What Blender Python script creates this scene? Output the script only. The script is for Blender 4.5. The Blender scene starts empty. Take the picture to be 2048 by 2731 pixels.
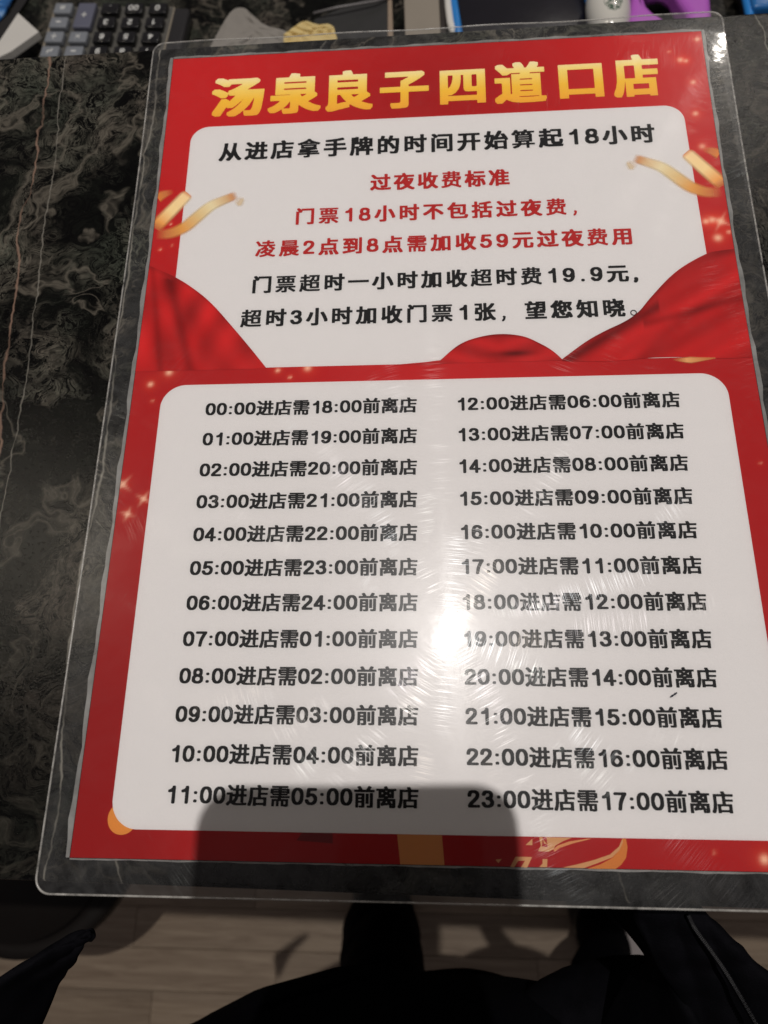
import bpy, bmesh, math, random
import numpy as np
from mathutils import Vector, Matrix
random.seed(7); rng = np.random.default_rng(7)
C = bpy.context.scene.collection
scn = bpy.context.scene

# ------------------------------------------------------------------ sheet coordinates
# u runs right and v runs towards the photographer over the A4 paper, in millimetres; h is height
HC = (17.5, 0.4388, 0.0887)
def bow(u, v):                                   # the laminated sheet lifts a little towards its far end
    t = v / 297.0
    z = HC[0] * (t - HC[1]) ** 2 * (1.0 if t < HC[1] else HC[2])
    return z
def SV(u, v, h=0.0):                             # on the sheet
    return Vector((u, -v, bow(u, v) + h)) * 0.001
def PV(u, v, h=0.0):                             # plain millimetres
    return Vector((u, -v, h)) * 0.001

# ------------------------------------------------------------------ camera
CAM = (103.07, 268.12, 219.32)
Rr = ((0.99780866, -0.01017611, 0.06537826), (-0.01102823, 0.9487021, 0.31597899), (-0.06523993, -0.31600758, 0.94651094))
def w3(a): return Vector((a[0], -a[1], -a[2]))
ax_x, ax_y, ax_z = w3(Rr[0]), -w3(Rr[1]), -w3(Rr[2])
cam = bpy.data.cameras.new('camera'); cob = bpy.data.objects.new('camera', cam); C.objects.link(cob)
M = Matrix((ax_x, ax_y, ax_z)).transposed().to_4x4(); M.translation = PV(*CAM); cob.matrix_world = M
cam.sensor_fit = 'VERTICAL'; cam.sensor_height = 36; cam.lens = 1931.19 / 2731 * 36
cam.clip_start = 0.004; cam.clip_end = 50
cam.dof.use_dof = True; cam.dof.focus_distance = 0.236; cam.dof.aperture_fstop = 15.0
scn.camera = cob
def at(x, y, h):                                 # where the sight line of a photo point meets the level h (mm)
    d = (Rr[0][0]*(x-1024)/1931.19 + Rr[1][0]*(y-1365.5)/1931.19 + Rr[2][0],
         Rr[0][1]*(x-1024)/1931.19 + Rr[1][1]*(y-1365.5)/1931.19 + Rr[2][1],
         Rr[0][2]*(x-1024)/1931.19 + Rr[1][2]*(y-1365.5)/1931.19 + Rr[2][2])
    s = (CAM[2] - h) / d[2]
    return Vector((CAM[0] + s*d[0], CAM[1] + s*d[1], h))

# ------------------------------------------------------------------ light: ceiling downlights of the shop and its dim room glow
world = bpy.data.worlds.new("World"); scn.world = world; world.use_nodes = True
bg = world.node_tree.nodes['Background']; bg.inputs[0].default_value = (1.0, 0.90, 0.93, 1); bg.inputs[1].default_value = 0.105
def lamp(name, u, v, h, watts, radius, col=(1, .93, .84), cone=95):
    l = bpy.data.lights.new(name, 'SPOT'); l.energy = watts; l.shadow_soft_size = radius; l.color = col
    l.spot_size = math.radians(cone); l.spot_blend = .6
    o = bpy.data.objects.new(name, l); C.objects.link(o); o.location = PV(u, v, h); return o
lamp('ceiling_spot', 152, -45, 1700, 70, .009, (1, .955, .915))
lamp('ceiling_spot', 1035, -1705, 1700, 16, .010, (1, .93, .84), 150)
lamp('ceiling_spot', -980, -249, 1700, 11, .012, (1, .90, .74), 150)
scn.view_settings.view_transform = 'Standard'; scn.view_settings.look = 'None'
scn.view_settings.exposure = 0; scn.view_settings.gamma = 1
scn.cycles.max_bounces = 8; scn.cycles.transparent_max_bounces = 24
scn.cycles.sample_clamp_indirect = 4

# ------------------------------------------------------------------ node helper
def new_mat(name):
    m = bpy.data.materials.new(name); m.use_nodes = True; m.node_tree.nodes.clear()
    return m, NB(m.node_tree)
class NB:
    def __init__(s, nt): s.nt = nt
    def n(s, t, **kw):
        nd = s.nt.nodes.new(t)
        for k, v in kw.items():
            if k.startswith('i_'):
                key = k[2:]; key = int(key) if key.isdigit() else key.replace('_', ' ')
                s.put(nd.inputs[key], v)
            else: setattr(nd, k, v)
        return nd
    def put(s, sock, v):
        if isinstance(v, bpy.types.NodeSocket): s.nt.links.new(v, sock)
        elif isinstance(v, bpy.types.Node): s.nt.links.new(v.outputs[0], sock)
        else: sock.default_value = v
    def math(s, op, a, b=None, c=None, clamp=False):
        nd = s.nt.nodes.new('ShaderNodeMath'); nd.operation = op; nd.use_clamp = clamp
        s.put(nd.inputs[0], a)
        if b is not None: s.put(nd.inputs[1], b)
        if c is not None: s.put(nd.inputs[2], c)
        return nd.outputs[0]
    def vm(s, op, a, b=None, sc=None):
        nd = s.nt.nodes.new('ShaderNodeVectorMath'); nd.operation = op
        s.put(nd.inputs[0], a)
        if b is not None: s.put(nd.inputs[1], b)
        if sc is not None: s.put(nd.inputs['Scale'], sc)
        return nd.outputs[1] if op in ('LENGTH', 'DISTANCE', 'DOT_PRODUCT') else nd.outputs[0]
    def noise(s, vec, scale, detail=4, rough=.55, dist=0, out=0):
        nd = s.n('ShaderNodeTexNoise'); s.put(nd.inputs['Vector'], vec); nd.inputs['Scale'].default_value = scale
        nd.inputs['Detail'].default_value = detail; nd.inputs['Roughness'].default_value = rough
        nd.inputs['Distortion'].default_value = dist; return nd.outputs[out]
    def ramp(s, f, stops, interp='LINEAR'):
        nd = s.n('ShaderNodeValToRGB'); s.put(nd.inputs[0], f); e = nd.color_ramp.elements
        nd.color_ramp.interpolation = interp
        e[0].position, e[1].position = stops[0][0], stops[-1][0]
        for p, c in stops[1:-1]: e.new(p)
        for el, (p, c) in zip(sorted(e, key=lambda q: q.position), stops):
            el.color = (c, c, c, 1) if isinstance(c, (int, float)) else (*c, 1)
        return nd.outputs[0]
    def mix(s, f, a, b, mode='MIX'):
        nd = s.nt.nodes.new('ShaderNodeMix'); nd.data_type = 'RGBA'; nd.blend_type = mode
        s.put(nd.inputs[0], f); s.put(nd.inputs[6], a if not isinstance(a, tuple) else (*a, 1)); s.put(nd.inputs[7], b if not isinstance(b, tuple) else (*b, 1))
        return nd.outputs[2]
    def coord(s):
        return s.n('ShaderNodeNewGeometry').outputs['Position']
    def bsdf(s, color, rough=.5, spec=.5, **kw):
        nd = s.n('ShaderNodeBsdfPrincipled'); s.put(nd.inputs['Base Color'], (*color, 1) if isinstance(color, tuple) else color)
        s.put(nd.inputs['Roughness'], rough); s.put(nd.inputs['Specular IOR Level'], spec)
        for k, v in kw.items(): s.put(nd.inputs[k.replace('_', ' ')], v)
        return nd
    def out(s, sh):
        o = s.n('ShaderNodeOutputMaterial'); s.put(o.inputs[0], sh)

def simple(name, col, rough=.5, spec=.5, noise=0.0, nscale=200, bump=0.0):
    m, b = new_mat(name)
    p = b.coord(); c = (*col, 1)
    if noise:
        f = b.noise(p, nscale, 5, .6)
        k = b.math('MULTIPLY_ADD', f, noise * 2, 1 - noise)
        c = b.mix(1.0, tuple(col), k, 'MULTIPLY')
        sh = b.bsdf(c, rough, spec)
    else: sh = b.bsdf(tuple(col), rough, spec)
    if bump:
        bn = b.n('ShaderNodeBump'); bn.inputs['Strength'].default_value = bump; bn.inputs['Distance'].default_value = .001
        b.put(bn.inputs['Height'], b.noise(p, nscale, 6, .6)); b.put(sh.inputs['Normal'], bn)
    b.out(sh); return m

# printed inks: flat matt colour, faint paper mottling
def ink(name, col=None, attr=None, alpha=False):
    m, b = new_mat(name)
    p = b.coord()
    k = b.math('MULTIPLY_ADD', b.noise(p, 2600, 2, .6), .10, .95)
    if attr:
        a = b.n('ShaderNodeVertexColor', layer_name=attr)
        c = b.mix(1.0, a.outputs[0], k, 'MULTIPLY')
    else: c = b.mix(1.0, tuple(col), k, 'MULTIPLY')
    sh = b.bsdf(c, .8, .1)
    if alpha:
        mx = b.n('ShaderNodeMixShader'); b.put(mx.inputs[0], a.outputs[1]); b.put(mx.inputs[1], b.n('ShaderNodeBsdfTransparent')); b.put(mx.inputs[2], sh.outputs[0]); sh = mx
    b.out(sh); return m
INK_BLACK = ink('black_ink', (.012, .012, .013)); INK_RED = ink('red_ink', (.50, .022, .022))
INK_WHITE = ink('white_paper_stock', (.80, .775, .775)); INK_ART = ink('printed_art', attr='Col'); INK_SOFT = ink('printed_soft_art', attr='Col', alpha=True)

# ------------------------------------------------------------------ object helpers
def tag(o, label=None, cat=None, group=None, kind=None):
    for k, v in (('label', label), ('category', cat), ('group', group), ('kind', kind)):
        if v: o[k] = v
    return o
def empty(name, loc=(0, 0, 0)):
    o = bpy.data.objects.new(name, None); C.objects.link(o); o.location = loc; o.empty_display_size = .01; return o
def mesh_obj(name, verts, faces, mat, parent=None, smooth=False, cols=None, fcol=None):
    me = bpy.data.meshes.new(name); me.from_pydata([tuple(v) for v in verts], [], faces); me.update()
    if cols is not None:
        at_ = me.color_attributes.new('Col', 'FLOAT_COLOR', 'POINT')
        at_.data.foreach_set('color', np.asarray(cols, dtype=np.float32).ravel())
    if smooth: me.polygons.foreach_set('use_smooth', [True] * len(me.polygons))
    me.materials.append(mat)
    o = bpy.data.objects.new(name, me); C.objects.link(o)
    if parent is not None:
        o.parent = parent; o.matrix_parent_inverse = Matrix.Translation(-Vector(parent.location)) if parent.parent is None and parent.type == 'EMPTY' else Matrix()
    return o
def bm_obj(name, bm, mat, parent=None, smooth=True):
    me = bpy.data.meshes.new(name); bm.to_mesh(me); bm.free(); me.materials.append(mat)
    if smooth: me.polygons.foreach_set('use_smooth', [True] * len(me.polygons))
    o = bpy.data.objects.new(name, me); C.objects.link(o)
    if parent is not None:
        o.parent = parent; o.matrix_parent_inverse = Matrix.Translation(-Vector(parent.location)) if parent.parent is None and parent.type == 'EMPTY' else Matrix()
    return o
def add_mod_bevel(o, w, seg=3):
    m = o.modifiers.new('bevel', 'BEVEL'); m.width = w; m.segments = seg; m.limit_method = 'ANGLE'; return o
def box_bm(cx, cy, cz, sx, sy, sz, bev=0, seg=2, rot=0, bm=None):
    own = bm is None
    b2 = bmesh.new(); bmesh.ops.create_cube(b2, size=1)
    for v in b2.verts: v.co = Vector((v.co.x*sx, v.co.y*sy, v.co.z*sz))
    if bev: bmesh.ops.bevel(b2, geom=list(b2.edges), offset=bev, segments=seg, affect='EDGES', profile=.5)
    bmesh.ops.rotate(b2, verts=b2.verts, cent=(0, 0, 0), matrix=Matrix.Rotation(rot, 3, 'Z'))
    bmesh.ops.translate(b2, verts=b2.verts, vec=(cx, cy, cz)); return b2
def prism_bm(pts, z0, z1, bev=0, seg=2):        # outline in metres (x, y), extruded between two heights
    b = bmesh.new(); vs = [b.verts.new((p[0], p[1], z0)) for p in pts]; f = b.faces.new(vs)
    r = bmesh.ops.extrude_face_region(b, geom=[f]); up = [g for g in r['geom'] if isinstance(g, bmesh.types.BMVert)]
    bmesh.ops.translate(b, verts=up, vec=(0, 0, z1 - z0)); bmesh.ops.recalc_face_normals(b, faces=b.faces)
    if bev: bmesh.ops.bevel(b, geom=list(b.edges), offset=bev, segments=seg, affect='EDGES', profile=.5)
    return b
def tube_bm(path, rad, n=12, cap=True, ecc=(1, 1)):
    b = bmesh.new(); rings = []; P = [Vector(p) for p in path]
    for i, p in enumerate(P):
        t = (P[min(i+1, len(P)-1)] - P[max(i-1, 0)]).normalized()
        a = t.cross(Vector((0, 1, .01))).normalized(); c = t.cross(a).normalized(); r = rad[i] if hasattr(rad, '__len__') else rad
        rings.append([b.verts.new(p + a*math.cos(k*2*math.pi/n)*r*ecc[0] + c*math.sin(k*2*math.pi/n)*r*ecc[1]) for k in range(n)])
    for i in range(len(rings)-1):
        for k in range(n): b.faces.new((rings[i][k], rings[i][(k+1) % n], rings[i+1][(k+1) % n], rings[i+1][k]))
    if cap: b.faces.new(rings[0][::-1]); b.faces.new(rings[-1])
    bmesh.ops.recalc_face_normals(b, faces=b.faces); return b
def interp(pts, x):
    xs = [p[0] for p in pts]; ys = [p[1] for p in pts]; return np.interp(x, xs, ys)
def catmull(pts, n):
    P = [np.array(p, float) for p in pts]; P = [2*P[0]-P[1]] + P + [2*P[-1]-P[-2]]; out = []
    for i in range(1, len(P)-2):
        for k in range(n):
            t = k/n; a, b_, c, d = P[i-1], P[i], P[i+1], P[i+2]
            out.append(.5*((2*b_)+(-a+c)*t+(2*a-5*b_+4*c-d)*t*t+(-a+3*b_-3*c+d)*t**3))
    out.append(P[-2]); return out

# ------------------------------------------------------------------ glyphs: outlines of the built-in font, thickened on a raster
_ras, _gl = {}, {}
X0, Y0, EX, EY, MR = -.12, -.30, 1.30, 1.36, 230
def _rot(L): return [[(.56-x, .74-y) for x, y in l] for l in L]
_SIX = [[(.455, .59), (.38, .67), (.27, .69), (.15, .62), (.085, .45), (.083, .28), (.11, .14), (.19, .065), (.29, .05), (.40, .09), (.465, .20), (.45, .33), (.37, .42), (.27, .44), (.17, .40), (.10, .30)]]
def _ell(cx, cy, a, b): return [(cx+a*math.copysign(abs(math.cos(t))**.88, math.cos(t)), cy+b*math.copysign(abs(math.sin(t))**.88, math.sin(t))) for t in np.linspace(0, 2*math.pi, 40)]
SKEL = {'0': (1, [_ell(.28, .37, .205, .32)]), '1': (0, [[(.34, .03), (.34, .71)], [(.34, .66), (.25, .57), (.14, .53)]]),
  '2': (1, [[(.085, .52), (.12, .63), (.20, .685), (.31, .69), (.42, .64), (.46, .54), (.42, .43), (.33, .33), (.19, .20), (.10, .09), (.09, .052)], [(.09, .052), (.29, .052), (.48, .052)]]),
  '3': (1, [[(.09, .57), (.15, .66), (.26, .69), (.39, .65), (.44, .54), (.38, .43), (.25, .395)], [(.25, .395), (.40, .35), (.47, .22), (.41, .10), (.27, .05), (.14, .08), (.07, .19)]]),
  '4': (0, [[(.37, .03), (.37, .69), (.07, .24), (.07, .20), (.51, .20)]]), '5': (0, [[(.46, .685), (.16, .685), (.115, .38)], catmull([(.115, .38), (.25, .455), (.38, .42), (.47, .31), (.46, .17), (.38, .08), (.25, .05), (.13, .09), (.07, .19)], 8)]),
  '6': (1, _SIX), '9': (1, _rot(_SIX)), '7': (0, [[(.07, .685), (.48, .685)], catmull([(.48, .685), (.37, .50), (.28, .28), (.235, .03)], 8)]),
  '8': (1, [_ell(.28, .54, .165, .15), _ell(.28, .215, .205, .168)]), ':': (0, [[(.13, .09), (.13, .10)], [(.13, .46), (.13, .47)]]), '.': (0, [[(.13, .06), (.13, .07)]]), ',': (0, [[(.15, .07), (.13, .06)], [(.16, .06), (.15, -.01), (.11, -.09)]]),
  '，': (0, [[(.20, .08), (.24, .07), (.22, .05)], [(.235, .06), (.22, -.03), (.16, -.12)]])}
def raster(ch):
    if ch in _ras: return _ras[ch]
    if ch in SKEL:
        g = np.zeros((MR, MR), bool); cur, L = SKEL[ch]
        for l in L:
            if cur: l = catmull(l, 10)
            for (a, b), (c, d) in zip(l[:-1], l[1:]):
                for t in np.linspace(0, 1, 90): g[int((b+(d-b)*t-Y0)/EY*MR), int((a+(c-a)*t-X0)/EX*MR)] = True
        _ras[ch] = g; return g
    cu = bpy.data.curves.new('glyph', 'FONT'); cu.body = ch; cu.resolution_u = 5
    ob = bpy.data.objects.new('glyph', cu); C.objects.link(ob)
    dg = bpy.context.evaluated_depsgraph_get(); me = bpy.data.meshes.new_from_object(ob.evaluated_get(dg))
    me.calc_loop_triangles(); V = np.array([v.co[:2] for v in me.vertices])
    g = np.zeros((MR, MR), bool)
    xs = X0 + (np.arange(MR)+.5)/MR*EX; ys = Y0 + (np.arange(MR)+.5)/MR*EY
    for t in me.loop_triangles:
        a, b, c = V[list(t.vertices)]
        i0 = max(0, int((min(a[0], b[0], c[0])-X0)/EX*MR)-1); i1 = min(MR, int((max(a[0], b[0], c[0])-X0)/EX*MR)+2)
        j0 = max(0, int((min(a[1], b[1], c[1])-Y0)/EY*MR)-1); j1 = min(MR, int((max(a[1], b[1], c[1])-Y0)/EY*MR)+2)
        if i1 <= i0 or j1 <= j0: continue
        X, Y = np.meshgrid(xs[i0:i1], ys[j0:j1])
        e = lambda p, q: (q[0]-p[0])*(Y-p[1])-(q[1]-p[1])*(X-p[0])
        e1, e2, e3 = e(a, b), e(b, c), e(c, a)
        g[j0:j1, i0:i1] |= ((e1 >= 0) & (e2 >= 0) & (e3 >= 0)) | ((e1 <= 0) & (e2 <= 0) & (e3 <= 0))
    bpy.data.objects.remove(ob); bpy.data.curves.remove(cu); bpy.data.meshes.remove(me)
    _ras[ch] = g; return g
def glyph(ch, rx, ry, n):
    key = (ch, rx, ry, n)
    if key in _gl: return _gl[key]
    g = raster(ch); kx, ky = rx/EX*MR, ry/EY*MR
    lim = 1.5 if ch in SKEL else 1.9
    d = np.zeros_like(g); R = int(max(kx, ky))+1
    for i in range(-R, R+1):
        for j in range(-R, R+1):
            a, b = abs(i)/max(kx, .1), abs(j)/max(ky, .1)
            if a <= 1 and b <= 1 and a+b <= lim:
                d[max(0, j):MR+min(0, j), max(0, i):MR+min(0, i)] |= g[max(0, -j):MR+min(0, -j), max(0, -i):MR+min(0, -i)]
    f = d.astype(float); s = max(1, int(MR/n/2))
    k = np.ones(2*s+1)/(2*s+1)
    f = np.apply_along_axis(lambda r: np.convolve(r, k, 'same'), 0, f); f = np.apply_along_axis(lambda r: np.convolve(r, k, 'same'), 1, f)
    q = np.clip((np.arange(n+1)/n*MR).astype(int), 0, MR-1); F = f[np.ix_(q, q)] - .5
    F[0] = F[-1] = -1; F[:, 0] = F[:, -1] = -1
    ins = F > 0; V = []; idx = {}; faces = []
    def vt(key, x, y):
        if key not in idx: idx[key] = len(V); V.append((X0 + x/n*EX, Y0 + y/n*EY))
        return idx[key]
    for j in range(n):
        i = 0
        while i < n:
            c = (ins[j, i], ins[j, i+1], ins[j+1, i+1], ins[j+1, i])
            if not any(c): i += 1; continue
            if all(c):
                k2 = i
                while k2 < n and ins[j, k2] and ins[j, k2+1] and ins[j+1, k2+1] and ins[j+1, k2]: k2 += 1
                faces.append([vt((i, j), i, j), vt((k2, j), k2, j), vt((k2, j+1), k2, j+1), vt((i, j+1), i, j+1)]); i = k2; continue
            cs = [(i, j), (i+1, j), (i+1, j+1), (i, j+1)]; poly = []
            for m_ in range(4):
                a, b = cs[m_], cs[(m_+1) % 4]; fa, fb = F[a[1], a[0]], F[b[1], b[0]]
                if fa > 0: poly.append(vt(a, *a))
                if (fa > 0) != (fb > 0):
                    t = fa/(fa-fb); poly.append(vt(tuple(sorted((a, b))), a[0]+(b[0]-a[0])*t, a[1]+(b[1]-a[1])*t))
            if len(poly) > 2: faces.append(poly)
            i += 1
    V = np.array(V); _gl[key] = (V, faces, V.min(0), V.max(0)); return _gl[key]
def is_cjk(ch): return ord(ch) > 0x2000
def make_line(text, u0, u1, vc, em, rx=.042, ry=.025, n=64, dsx=1.0, h=.12, mat=None, name='text_line', parent=None, drx=.082, dry=.063):
    items = []
    for ch in text:
        if is_cjk(ch):
            q_ = .78 if ch in '需算拿凌晨票费超' else 1
            r = (rx*q_, ry*q_) if ch not in '。，' else ((.004, .004) if ch == '。' else (.05, .045))
            g = glyph(ch, r[0], r[1], n); items.append((g, 1.0, 1.0, 0.0))
        else:
            g = glyph(ch, drx, dry, n); w = {'.': .34, ':': .34, ',': .3}.get(ch, .61); gw = (g[3][0]-g[2][0])
            sx = dsx; off = (w - gw*sx)/2 - g[2][0]*sx; items.append((g, w, sx, off))
    def ends(s):
        pen = 0; L = None
        for g, w, sx, off in items:
            if L is None: L = pen + g[2][0]*sx + off
            Rr_ = pen + g[3][0]*sx + off; pen += w + s
        return L, Rr_
    L0, R0 = ends(0); s = ((u1-u0)/em - (R0-L0))/(len(items)-1)
    V, F = [], []; pen = 0
    base = vc + .375*em
    for g, w, sx, off in items:
        o = len(V)
        for x, y in g[0]: V.append(SV(u0 + (pen + x*sx + off - L0)*em, base - y*em, h))
        F += [[q+o for q in f] for f in g[1]]; pen += w + s
    return mesh_obj(name, V, F, mat, parent)

# ================================================================== SETTING
# ---- marble
def marble(name, base_rough=.22, veins=True):
    m, b = new_mat(name); p = b.coord()
    w1 = b.vm('SCALE', b.vm('SUBTRACT', b.noise(p, 13, 4, .6, 0, 1), (.5, .5, .5)), sc=.10)
    q = b.vm('ADD', p, w1)
    w2 = b.vm('SCALE', b.vm('SUBTRACT', b.noise(q, 55, 4, .62, 0, 1), (.5, .5, .5)), sc=.026)
    q2 = b.vm('ADD', q, w2)
    def ridge(src, scale, sharp, detail=3):
        f = b.noise(src, scale, detail, .55, .6); r = b.math('ABSOLUTE', b.math('SUBTRACT', f, .5))
        return b.math('SUBTRACT', 1, b.math('MULTIPLY', r, sharp), clamp=True)
    big = b.ramp(b.noise(q, 12, 5, .62, 1.0), [(.42, 0.0), (.58, 1.0)])
    r1 = b.math('POWER', ridge(q2, 38, 17), 2.6); r2 = b.math('POWER', ridge(q2, 100, 13, 5), 2.6); r3 = b.math('POWER', ridge(q, 15, 34, 6), 2)
    cloud = b.ramp(b.noise(q2, 40, 6, .62, 1.2), [(.46, 0), (.72, 1)])
    band = b.math('SINE', b.math('MULTIPLY', b.noise(q2, 26, 5, .6, .9), 85)); band = b.math('POWER', b.math('MULTIPLY_ADD', band, .5, .5, clamp=True), 5)
    base = b.mix(cloud, (.0015, .0015, .0014), (.0060, .0070, .0052))
    swirl = b.math('MULTIPLY', b.math('MULTIPLY_ADD', big, .97, .03), b.math('MAXIMUM', b.math('MULTIPLY', r1, .8), b.math('MAXIMUM', b.math('MULTIPLY', r2, .8), b.math('MULTIPLY', band, .75))), clamp=True)
    swirl = b.math('MULTIPLY', swirl, b.ramp(b.noise(p, 260, 4, .7), [(.30, .25), (.62, 1.0)]))
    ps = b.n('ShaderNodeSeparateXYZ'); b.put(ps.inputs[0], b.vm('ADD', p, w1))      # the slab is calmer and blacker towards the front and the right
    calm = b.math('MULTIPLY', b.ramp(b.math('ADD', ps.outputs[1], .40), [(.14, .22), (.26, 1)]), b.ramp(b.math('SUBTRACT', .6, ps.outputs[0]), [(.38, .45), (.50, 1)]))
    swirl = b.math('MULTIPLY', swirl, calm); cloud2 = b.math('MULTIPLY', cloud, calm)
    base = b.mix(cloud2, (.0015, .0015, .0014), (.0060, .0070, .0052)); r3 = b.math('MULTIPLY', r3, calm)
    hue = b.mix(b.ramp(b.noise(p, 26, 3), [(.35, 0), (.65, 1)]), (.105, .118, .090), (.190, .160, .130))
    c = b.mix(swirl, base, hue)
    c = b.mix(b.math('MULTIPLY', r3, .5), c, (.17, .15, .12))
    # long fine veins running front to back
    sx = b.n('ShaderNodeSeparateXYZ'); b.put(sx.inputs[0], p); X, Y = sx.outputs[0], sx.outputs[1]
    wob = b.math('SUBTRACT', b.noise(p, 16, 5, .65), .5); wob2 = b.math('SUBTRACT', b.noise(p, 140, 3, .6), .5)
    def vein(x0, sl, amp, wd, col, c, k=.8, cx=0.0):
        pv = b.vm('ADD', p, (x0*37, x0*91, x0*53))
        wob = b.math('SUBTRACT', b.noise(pv, 14, 5, .62), .5); wob2 = b.math('SUBTRACT', b.noise(pv, 150, 3, .6), .5)
        k = b.math('MULTIPLY', b.ramp(b.noise(pv, 45, 3, .6), [(.36, .25), (.55, 1)]), k); wd = b.math('MULTIPLY', b.ramp(b.noise(pv, 90, 2), [(.3, .4), (.7, 1)]), wd*1.15)
        cen = b.math('ADD', b.math('MULTIPLY_ADD', Y, sl, x0), b.math('ADD', b.math('MULTIPLY', wob, amp), b.math('MULTIPLY', wob2, .0018)))
        d = b.math('ABSOLUTE', b.math('SUBTRACT', X, cen))
        f = b.math('MULTIPLY', b.math('SUBTRACT', 1, b.math('DIVIDE', d, wd), clamp=True), k)
        return b.mix(f, c, col)
    if veins: c = vein(-.0575, -.075, .020, .00075, (.30, .19, .14), c, .75)
    if veins: c = vein(-.0480, -.050, .012, .00045, (.30, .28, .24), c, .55)
    if veins: c = vein(-.0085, .0, .010, .0006, (.30, .28, .24), c, .8)
    if veins: c = vein(-.0900, .11, .030, .0006, (.30, .24, .2), c, .6)
    if veins: c = vein(.2350, -.06, .020, .0005, (.25, .24, .2), c, .55)
    if veins: c = vein(.1390, -.04, .030, .0007, (.34, .31, .26), c, .5)
    if veins: c = vein(.0600, .15, .040, .0007, (.30, .28, .24), c, .5)
    rough = b.math('MULTIPLY_ADD', b.noise(p, 900, 3), .14, base_rough)
    df = b.n('ShaderNodeBsdfDiffuse'); b.put(df.inputs[0], c); gl = b.n('ShaderNodeBsdfGlossy'); gl.distribution = 'BECKMANN'; b.put(gl.inputs['Roughness'], rough)
    fre = b.n('ShaderNodeFresnel'); fre.inputs[0].default_value = 1.45; sh = b.n('ShaderNodeMixShader'); b.put(sh.inputs[0], b.math('MULTIPLY', fre.outputs[0], .55)); b.put(sh.inputs[1], df); b.put(sh.inputs[2], gl)
    bn = b.n('ShaderNodeBump'); bn.inputs['Strength'].default_value = .35; bn.inputs['Distance'].default_value = .0002
    b.put(bn.inputs['Height'], b.noise(p, 1500, 4, .6)); b.put(gl.inputs['Normal'], bn)
    b.out(sh); return m
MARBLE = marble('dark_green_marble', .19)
TOPZ = -.8
ctr = empty('reception_counter', PV(60, 147, TOPZ))
tag(ctr, 'dark green veined marble counter ledge under the laminated sign', 'counter')
bm = prism_bm([(-.75, .0055), (.95, .0200), (.95, -.3165), (-.75, -.2935)], -.0308, TOPZ*.001, .0015, 3)
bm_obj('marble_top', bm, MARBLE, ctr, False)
CAB = simple('dark_cabinet_laminate', (.02, .017, .015), .5, .4, .2, 60)
bm_obj('front_panel', box_bm(.1, -.01, -.54, 1.66, .03, 1.018), CAB, ctr, False)
bm_obj('upstand', box_bm(.1, -.0035, -.1165, 1.7, .014, .171), CAB, ctr, False)
# desk behind
DESKZ = -200
DESK = marble('black_desk_marble', .3, False)
dk = empty('back_desk', PV(60, -300, DESKZ)); tag(dk, 'low black stone desk behind the counter carrying the calculator', 'desk')
bm_obj('desk_top', box_bm(.1, .387, -.215, 1.7, .76, .03, .001), DESK, dk, False)
bm_obj('desk_body', box_bm(.1, .42, -.639, 1.6, .6, .818), CAB, dk, False)

# ---- floor of narrow wood strips
def wood():
    m, b = new_mat('oak_floor_strip'); p = b.coord(); oi = b.n('ShaderNodeObjectInfo')
    st = b.n('ShaderNodeMapping'); b.put(st.inputs[0], p); st.inputs['Scale'].default_value = (3, 40, 40)
    off = b.vm('ADD', st.outputs[0], b.vm('SCALE', (7.0, 3.0, 1.0), sc=oi.outputs['Random']))
    g = b.noise(off, 3, 6, .6, 1.2)
    c = b.ramp(g, [(.3, (.235, .172, .118)), (.7, (.385, .300, .215))])
    k = b.math('MULTIPLY_ADD', oi.outputs['Random'], .3, .85)
    b.out(b.bsdf(b.mix(1.0, c, k, 'MULTIPLY'), .42, .4)); return m
WOOD = wood()
fl = mesh_obj('floor', [PV(-3000, -3000, -1054), PV(3000, -3000, -1054), PV(3000, 3000, -1054), PV(-3000, 3000, -1054)], [(0, 3, 2, 1)], simple('floor_base', (.05, .038, .028), .7, .3, .1, 40))
tag(fl, kind='structure')
pm = {}
y = 330; r = 0
while y < 760:
    x = -640 - (r*171) % 380
    while x < 660:
        L = 400
        key = 'strip'
        if key not in pm:
            b_ = box_bm(0, 0, 0, .3994, .0574, .004, .0004, 1); me = bpy.data.meshes.new('floor_strip'); b_.to_mesh(me); b_.free(); me.materials.append(WOOD); pm[key] = me
        o = bpy.data.objects.new('floor_strip', pm[key]); C.objects.link(o); o.parent = fl
        o.location = PV(x + L/2, y + 29, -1052 + random.uniform(-.15, .15)); x += L
    y += 58; r += 1

# ================================================================== LAMINATED SIGN
sign = empty('laminated_sign', PV(105, 148, 0))
tag(sign, 'laminated red and white notice of check-in times lying on the marble counter', 'sign')
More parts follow.
